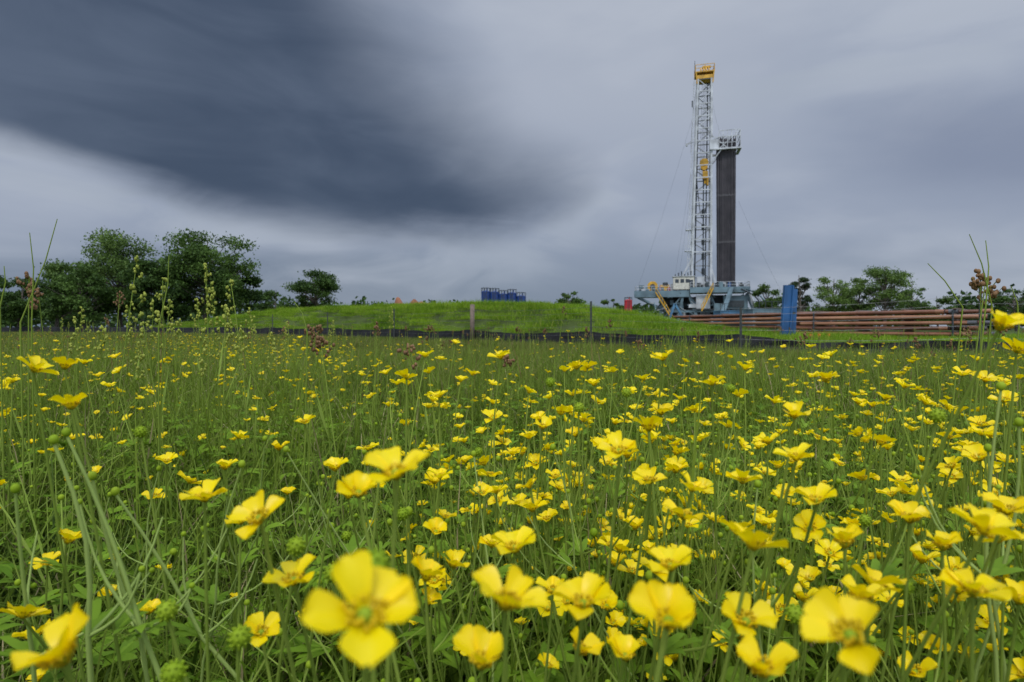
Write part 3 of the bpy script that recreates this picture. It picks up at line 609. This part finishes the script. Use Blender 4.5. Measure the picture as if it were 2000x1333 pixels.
mb.box((-2.0,-3.71,9.1),(.7,.04,1.8),1); mb.box((-.2,-3.0,9.5),(1.4,1.4,2.2),3); mb.box((.9,-2.6,9.0),(1.0,1,1.4),2)
for k in range(6): mb.cyl((-5.0+k*.6,-3.0,10.8),(-5.0+k*.6,-3.0,11.2+.3*(k%3)),.1,6,2)
mb.obj('doghouse',[M_cab,M_glass,M_dkg,M_white],rig)
def stairs(name,a,b,w):
    mb=MB(); a=Vector(a);b=Vector(b); side=Vector((0,1,0))*w/2
    for s in(-side,side):
        mb.beam(a+s,b+s,.12,0,.22); mb.beam(a+s+Vector((0,0,1)),b+s+Vector((0,0,1)),.07,0)
        for k in range(6): p=a.lerp(b,k/5)+s; mb.beam(p,p+Vector((0,0,1)),.06,0)
    for k in range(22): mb.box(a.lerp(b,(k+.5)/22),(.28,w,.05),1)
    mb.obj(name,[M_yel,M_dkg],rig)
stairs('floor_stairs',(-8.8,-4.4,7.6),(-4.6,-4.4,.4),1.0); stairs('rear_stairs',(1.9,-5.4,8.2),(-.2,-5.4,3.8),1.0)
mb=MB()
def gw(a,b,r=.013): mb.tube(bez(a,b,(0,0,-1.0),10),r,r,3,0)
gw((-.6,-1.2,zp(200)),(-12.5,-3,8)); gw((-1.0,-1.3,zp(285)),(-4.5,-3,9)); gw((-.6,-1.3,zp(240)),(-5.4,-2,8.5)); gw((1.9,0,zp(180)),(4.0,0,zp(270)))
gw((bx1-.4,-2,zp(400)),(17,-8,.3))
mb.cyl((-1.6,-1,zp(212)),(-1.6,-1,zp(200)),.14,6,0); mb.tube(bez((-.6,-1,cz),(-1.9,-1,zp(300)),(-.3,0,0),8),.03,.03,4,0)
mb.obj('guy_wires',[M_dkg],rig)

# ------------------------------------------------------------ casing pipe rack
M_rust=bpy.data.materials.new('rusty_pipe'); M_rust.use_nodes=True; N,L=nt(M_rust); b=N['Principled BSDF']; b.inputs['Roughness'].default_value=.5
gg=N.new('ShaderNodeNewGeometry'); no=N.new('ShaderNodeTexNoise'); no.inputs['Scale'].default_value=1.3; no.inputs['Detail'].default_value=6; L.new(gg.outputs['Position'],no.inputs['Vector'])
ad=N.new('ShaderNodeMath'); ad.operation='MULTIPLY_ADD'; L.new(gg.outputs['Random Per Island'],ad.inputs[0]); ad.inputs[1].default_value=.9; 
sb=N.new('ShaderNodeMath'); sb.operation='MULTIPLY_ADD'; L.new(no.outputs['Fac'],sb.inputs[0]); sb.inputs[1].default_value=.9; sb.inputs[2].default_value=-.40; L.new(sb.outputs[0],ad.inputs[2])
cr=N.new('ShaderNodeValToRGB'); L.new(ad.outputs[0],cr.inputs['Fac']); e=cr.color_ramp.elements; e[0].color=(.045,.025,.02,1); e[1].color=(.36,.18,.10,1); q_=e.new(.5); q_.color=(.20,.072,.032,1)
L.new(cr.outputs['Color'],b.inputs['Base Color'])
M_boreshade=mat_basic('pipe_bore_shade',(.012,.01,.01),.9); M_blue=mat_basic('blue_steel',(.02,.10,.26),.45,var=.4,scale=1.2); M_orange=mat_basic('orange_plastic',(.7,.12,.02),.5)  # pipe ends are solid caps, coloured near-black for the shade inside open bores
M_rustg=mat_basic('pipe_thread_guard',(.10,.10,.11),.5)
def pipe_stack(name,A,B,rows,cols,r,z0,seed):
    random.seed(seed); A=Vector((*A,0));B=Vector((*B,0)); d=(B-A).normalized(); nrm=Vector((-d.y,d.x,0))*(-1 if (-d.y*A.x+d.x*A.y)<0 else 1)
    mb=MB(); Lh=(B-A).length
    for rr in range(rows):
        z=z0+.25+rr*(2*r+.065)+r; rs=random.uniform(-.5,.5)
        for c_ in range(cols):
            rad=r*random.uniform(.8,1.0)
            o=nrm*(c_*2*r*1.06+random.uniform(0,.04)); a=A+o+d*random.uniform(-.6,.6)+d*rs; b_=B+o+d*random.uniform(-1.3,.25)
            mb.cyl((a.x,a.y,z+random.uniform(-.012,.012)),(b_.x,b_.y,z+random.uniform(-.012,.012)),rad,12,0,cap=True,capm=1)
            mb.cyl((b_.x-d.x*.3,b_.y-d.y*.3,z),(b_.x+.01*d.x,b_.y+.01*d.y,z),rad*1.14,12,random.choice([0,0,4]),cap=True,capm=1)
        for k in range(4):
            p=A+d*Lh*(k+.5)/4; q=p+nrm*(cols*2*r+.0); p=p+nrm*.02; mb.beam((p.x,p.y,z+r+.03),(q.x,q.y,z+r+.03),.12,2,.05)
    for k in range(4):
        p=A+d*Lh*(k+.5)/4-nrm*.1; q=p+nrm*(cols*2*r+.5); mb.beam((p.x,p.y,z0+.12),(q.x,q.y,z0+.12),.3,3,.24)
        p=p-nrm*.1
        if k in(0,3): mb.beam((p.x,p.y,z0),(p.x,p.y,z0+.2+rows*(2*r+.055)),.05,3)
    return mb.obj(name,[M_rust,M_boreshade,M_wood,M_dkg,M_rustg])
A1=PX(1555,650,28); B1=PX(1918,650,22.5)
pipe_stack('casing_pipe_stack',(A1[0],A1[1]),(B1[0],B1[1]),5,9,.083,.02,3)
A2=PX(1325,640,41); B2=PX(1600,645,30)
pipe_stack('casing_pipe_stack',(A2[0],A2[1]),(B2[0],B2[1]),5,9,.09,.05,4)
mb=MB(); random.seed(3)
p0=PX(1520,652,23.0)
def panel(x0,w,lean,y,h,th=.12):
    vs=[]
    for z,xo in((.0,0),(h,lean)):
        for dx in(0,w):
            for dy in(0,th): vs.append((x0+dx+xo,y+dy,z))
    mb.add(vs,[(0,1,3,2),(4,6,7,5),(0,4,5,1),(2,3,7,6),(0,2,6,4),(1,5,7,3)],0)
panel(p0[0],.36,.16,22.8,2.32); panel(p0[0]+.54,.30,.10,23.3,2.2)
for dx in(0,.32): mb.beam((p0[0]+.02+dx,22.76,.05),(p0[0]+.18+dx,22.76,2.30),.05,0)
mb.beam((p0[0]-.1,23.1,.3),(p0[0]+.9,23.4,.3),.12,0); mb.beam((p0[0]+.3,22.95,1.2),(p0[0]+.7,23.05,1.2),.09,1); mb.box((p0[0]+.45,23.3,.1),(1.2,.8,.16),0)
mb.beam((p0[0]+.43,22.9,.1),(p0[0]+.57,22.95,2.1),.05,1)
mb.beam((p0[0]+.8,23.5,.1),(p0[0]+.82,23.9,.8),.08,1)
mb.obj('blue_steel_stand',[M_blue,M_dkg])
M_blue2=mat_basic('blue_grey_steel',(.06,.16,.26),.5,var=.4,scale=.8)
mb=MB(); a=Vector(PX(1246,622,42)); b_=Vector(PX(1345,640,36)); a.z=1.6; b_.z=.85
mb.beam(a,b_,.5,0,.16); mb.beam(a+Vector((.3,.9,0)),b_+Vector((.3,.9,0)),.3,0,.16)
for t in(.05,.35,.65,.95):
    p=a.lerp(b_,t); mb.beam((p.x,p.y,-.1),p,.12,0); mb.beam((p.x+.3,p.y+.9,-.1),(p.x+.3,p.y+.9,p.z),.12,0)
mb.beam(PX(1318,594,42),PX(1308,622,42),.14,0); mb.beam(PX(1318,594,42),PX(1345,640,42),.14,0)
mb.beam(PX(1250,610,44),PX(1278,640,40),.14,0)
mb.obj('catwalk_ramp',[M_blue2])
mb=MB()
for px in(1583,1600,1618):
    p=PX(px,655,21.0+ (px-1583)*.02); mb.cyl((p[0],p[1],0),(p[0],p[1],.38),.10,10,0,.05); mb.box((p[0],p[1],.04),(.28,.28,.04),0); mb.cyl((p[0],p[1],.17),(p[0],p[1],.24),.083,10,1,.07)
mb.obj('traffic_cones',[M_orange,M_white])

def tank(name,px,d,top_py,wpx,m):
    x0=(px-1000)/F*d; z1=H+(640-top_py)/F*d; r=wpx/F*d/2; mb=MB(); zg=float(zf(x0,d))
    mb.cyl((x0,d,zg),(x0,d,z1),r,20,0)
    for t in(.03,.35,.68,.98): mb.cyl((x0,d,zg+(z1-zg)*t-.08),(x0,d,zg+(z1-zg)*t+.08),r*1.03,20,0)
    mb.cyl((x0,d,z1),(x0,d,z1+r*.25),r*.97,20,0,r*.3); mb.cyl((x0+r*.3,d,z1),(x0+r*.3,d,z1+r*.7),r*.12,8,0)
    for sgn in(-.25,.1): mb.beam((x0+sgn,d-r-.1,zg),(x0+sgn,d-r-.1,z1+.6),.06,1)
    for k in range(14): mb.beam((x0-.25,d-r-.1,zg+.2+k*(z1-zg)/14),(x0+.1,d-r-.1,zg+.2+k*(z1-zg)/14),.04,1)
    for k in range(10):
        a=k*.628; a2=a+.628; mb.beam((x0+r*math.cos(a),d+r*math.sin(a),z1),(x0+r*math.cos(a),d+r*math.sin(a),z1+.5),.05,1); mb.beam((x0+r*math.cos(a),d+r*math.sin(a),z1+.5),(x0+r*math.cos(a2),d+r*math.sin(a2),z1+.5),.05,1)
    return mb.obj(name,[m,M_dkg],smooth=False)
M_tank=mat_basic('tank_blue',(.015,.05,.20),.5,var=.4)
for px,t in((949,570),(966,571),(983,575),(1000,573),(1018,579)): tank('storage_tank',px,82,t,18,M_tank)
tank('red_storage_tank',1227,100,587,15,M_redp)
def skid(name,px,d,top,wpx,m):
    x0=(px-1000)/F*d; zt_=H+(640-top)/F*d; w=wpx/F*d; mb=MB(); mb.box((x0,d,zt_/2),(w,2.6,zt_),0)
    for k in range(int(w/.6)): mb.box((x0-w/2+.3+k*.6,d-1.33,zt_/2),(.12,.08,zt_*.92),0)
    mb.box((x0,d,zt_+.06),(w+.1,2.7,.1),0); mb.box((x0,d-1.36,.15),(w,.1,.3),1)
    for k in range(6): xx=x0-w/2+w*k/5; mb.beam((xx,d-1.3,zt_),(xx,d-1.3,zt_+1),.06,1)
    mb.beam((x0-w/2,d-1.3,zt_+1),(x0+w/2,d-1.3,zt_+1),.06,1)
    return mb.obj(name,[m,M_dkg])
skid('mud_tank',1492,70,606,60,M_blueg); skid('mud_tank',1420,75,609,40,M_blue2)
# low, long ridge of red spoil on top of the berm
def mound(name,px,d,py,wpx,m):
    w=wpx/F*d/2; x0=(px-1000)/F*d; zt_=H+(640-py)/F*d; mb=MB(); n=30; vs=[];
    for j in range(n+1):
        for i in range(n+1):
            u=-1+2*i/n; v=-1+2*j/n; rr=math.hypot(u,v); h_=min(1,max(0,1-rr)*3.0); h_*=.78+.22*math.sin(7*u+3*v)*math.cos(4*v)+.06*math.sin(19*u+5*v)
            xq=x0+u*w; yq=d+v*w*.6; vs.append((xq,yq,float(zf(xq,yq))-.15+h_*(zt_-float(zf(x0,d))+.1)))
    mb.add(vs,[(j*(n+1)+i,j*(n+1)+i+1,(j+1)*(n+1)+i+1,(j+1)*(n+1)+i) for j in range(n) for i in range(n)],0); mb.obj(name,[m],smooth=True)
M_dirt=mat_basic('red_dirt',(.24,.10,.05),.95,scale=2,bump=.5)
mound('dirt_mound',815,52,586,125,M_dirt)

# ------------------------------------------------------------ world
W=bpy.data.worlds.new('World'); S.world=W; W.use_nodes=True; N,L=W.node_tree.nodes,W.node_tree.links
bg=N['Background']; 
def math_(op,a,b=None,c=None,clamp=False):
    m=N.new('ShaderNodeMath'); m.operation=op; m.use_clamp=clamp
    for i,v in enumerate((a,b,c)):
        if v is None: continue
        if isinstance(v,(int,float)): m.inputs[i].default_value=v
        else: L.new(v,m.inputs[i])
    return m.outputs[0]
def sstep(v,a,b):
    m=N.new('ShaderNodeMapRange'); m.interpolation_type='SMOOTHSTEP'; m.inputs['From Min'].default_value=a; m.inputs['From Max'].default_value=b; L.new(v,m.inputs['Value']); return m.outputs[0]
def curve(v,pts,x0,x1,y0,y1):
    t=math_('DIVIDE',math_('SUBTRACT',v,x0),x1-x0,clamp=True); c=N.new('ShaderNodeFloatCurve'); cv=c.mapping.curves[0]
    pp=[((a-x0)/(x1-x0),(b_-y0)/(y1-y0)) for a,b_ in pts]
    cv.points[0].location=pp[0]; cv.points[1].location=pp[-1]
    for p in pp[1:-1]: cv.points.new(*p)
    c.mapping.update(); L.new(t,c.inputs['Value']); return math_('MULTIPLY_ADD',c.outputs[0],y1-y0,y0)
def mixc(f,a,b):
    m=N.new('ShaderNodeMix'); m.data_type='RGBA'; m.clamp_factor=True
    if isinstance(f,(int,float)): m.inputs['Factor'].default_value=f
    else: L.new(f,m.inputs['Factor'])
    for k,v in(('A',a),('B',b)):
        if isinstance(v,tuple): m.inputs[k].default_value=(*v,1)
        else: L.new(v,m.inputs[k])
    return m.outputs['Result']
tc=N.new('ShaderNodeTexCoord'); sp=N.new('ShaderNodeSeparateXYZ'); L.new(tc.outputs['Generated'],sp.inputs[0]); dx,dy,dz=sp.outputs
ayn=math_('MAXIMUM',math_('ABSOLUTE',dy),.12); u=math_('DIVIDE',dx,ayn); v=math_('DIVIDE',dz,ayn)
def noise(scale,det,sz,rough=.5,off=0,dist=0):
    mp=N.new('ShaderNodeMapping'); mp.inputs['Scale'].default_value=(1,1,sz); mp.inputs['Location'].default_value=(off,off,off); mp.inputs['Rotation'].default_value=(0,.12,0)
    L.new(tc.outputs['Generated'],mp.inputs[0]); n=N.new('ShaderNodeTexNoise'); n.inputs['Scale'].default_value=scale; n.inputs['Detail'].default_value=det; n.inputs['Roughness'].default_value=rough; n.inputs['Distortion'].default_value=dist
    L.new(mp.outputs[0],n.inputs['Vector']); return math_('SUBTRACT',n.outputs['Fac'],.5)
w1=noise(2.6,6,2.2,.5,.3,.3); w2=noise(1.7,4,2.6,.5,2.2,.2); w3=noise(4.5,8,3.0,.52,5.1,.6)
le=curve(u,[(-1.4,.45),(-.9,.325),(-.81,.298),(-.675,.247),(-.54,.205),(-.405,.182),(-.27,.165),(-.117,.150),(0,.158),(.1,.20),(.3,.4),(1.4,.6)],-1.4,1.4,0,1)
re=curve(v,[(0,.05),(.17,.13),(.2,.12),(.3,.03),(.4,-.09),(.5,-.17),(.6,-.22),(1.0,-.3)],0,1,-1,1)
m1=sstep(math_('ADD',math_('SUBTRACT',v,le),math_('MULTIPLY_ADD',w1,.09,math_('MULTIPLY',w3,.07))),-.02,.055)
m2=sstep(math_('ADD',math_('SUBTRACT',re,u),math_('MULTIPLY',w1,.22)),-.17,.24)
D=math_('MULTIPLY',math_('MULTIPLY',m1,m2),.98)
front=sstep(dy,-.2,.2); D=math_('MULTIPLY',D,front)
el=sstep(v,0,.22)
base=mixc(el,(.185,.235,.315),(.315,.365,.47))
bfac=sstep(math_('ADD',w2,math_('MULTIPLY',w3,.4)),-.14,.18)
base=mixc(math_('MULTIPLY',bfac,.75),base,(.48,.525,.61))
bd=math_('MULTIPLY',sstep(u,.45,.8),math_('MULTIPLY',sstep(math_('MULTIPLY_ADD',w3,.1,v),.16,.3),math_('SUBTRACT',1.0,sstep(v,.33,.48))))
base=mixc(math_('MULTIPLY',bd,.7),base,(.205,.245,.35))
uc=math_('SUBTRACT',u,.2); pv=math_('SUBTRACT',1.0,sstep(math_('ADD',math_('MULTIPLY',uc,uc),math_('MULTIPLY',w3,.14)),.0,.14)); pv=math_('MULTIPLY',pv,sstep(v,.2,.42))
base=mixc(math_('MULTIPLY',pv,.5),base,(.49,.53,.61))
wisp=math_('MULTIPLY',math_('MULTIPLY',sstep(math_('SUBTRACT',le,v),-.05,.02),math_('SUBTRACT',1.0,sstep(math_('SUBTRACT',le,v),.03,.11))),sstep(w3,-.10,.10))
base=mixc(math_('MULTIPLY',wisp,.5),base,(.39,.44,.52))
lb=math_('MULTIPLY',math_('SUBTRACT',1.0,sstep(math_('ADD',v,math_('MULTIPLY',w3,.15)),.07,.15)),math_('SUBTRACT',1.0,sstep(u,-.35,.1)))
base=mixc(math_('MULTIPLY',lb,.6),base,(.145,.19,.265))
dark=mixc(sstep(math_('ADD',w2,math_('MULTIPLY',w3,.5)),-.18,.2),(.050,.074,.122),(.095,.127,.19))
colr=mixc(D,base,dark)
sky=N.new('ShaderNodeTexSky'); sky.sky_type='NISHITA'; sky.sun_disc=False; sky.sun_elevation=math.radians(58); sky.sun_rotation=math.radians(200)
sk=N.new('ShaderNodeVectorMath'); sk.operation='SCALE'; sk.inputs['Scale'].default_value=.07; L.new(sky.outputs[0],sk.inputs[0])
fin=mixc(.04,colr,sk.outputs[0])
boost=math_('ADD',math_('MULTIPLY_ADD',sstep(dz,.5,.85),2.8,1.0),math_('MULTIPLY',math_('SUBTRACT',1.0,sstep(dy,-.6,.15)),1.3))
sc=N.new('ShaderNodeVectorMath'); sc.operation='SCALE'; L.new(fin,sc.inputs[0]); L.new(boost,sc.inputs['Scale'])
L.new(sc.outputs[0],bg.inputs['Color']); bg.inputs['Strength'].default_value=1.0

sl=bpy.data.lights.new('sun','SUN'); sl.energy=1.5; sl.angle=math.radians(12); sl.color=(1,.95,.87); so=bpy.data.objects.new('sun',sl); S.collection.objects.link(so)
elv=math.radians(58); rot=math.radians(200)
dirv=Vector((math.sin(rot)*math.cos(elv),math.cos(rot)*math.cos(elv),math.sin(elv))); so.rotation_euler=dirv.to_track_quat('Z','Y').to_euler(); so.location=(0,-20,40)

cam=bpy.data.cameras.new('camera'); co=bpy.data.objects.new('camera',cam); S.collection.objects.link(co); co.location=(0,0,H); co.rotation_euler=(math.pi/2,0,0)
cam.lens=20; cam.sensor_width=36; cam.shift_y=-26.5/2000; cam.clip_start=.01; cam.clip_end=3000
cam.dof.use_dof=True; cam.dof.focus_distance=1.0; cam.dof.aperture_fstop=10
S.camera=co
S.view_settings.view_transform='Standard'; S.view_settings.look='None'; S.view_settings.exposure=0
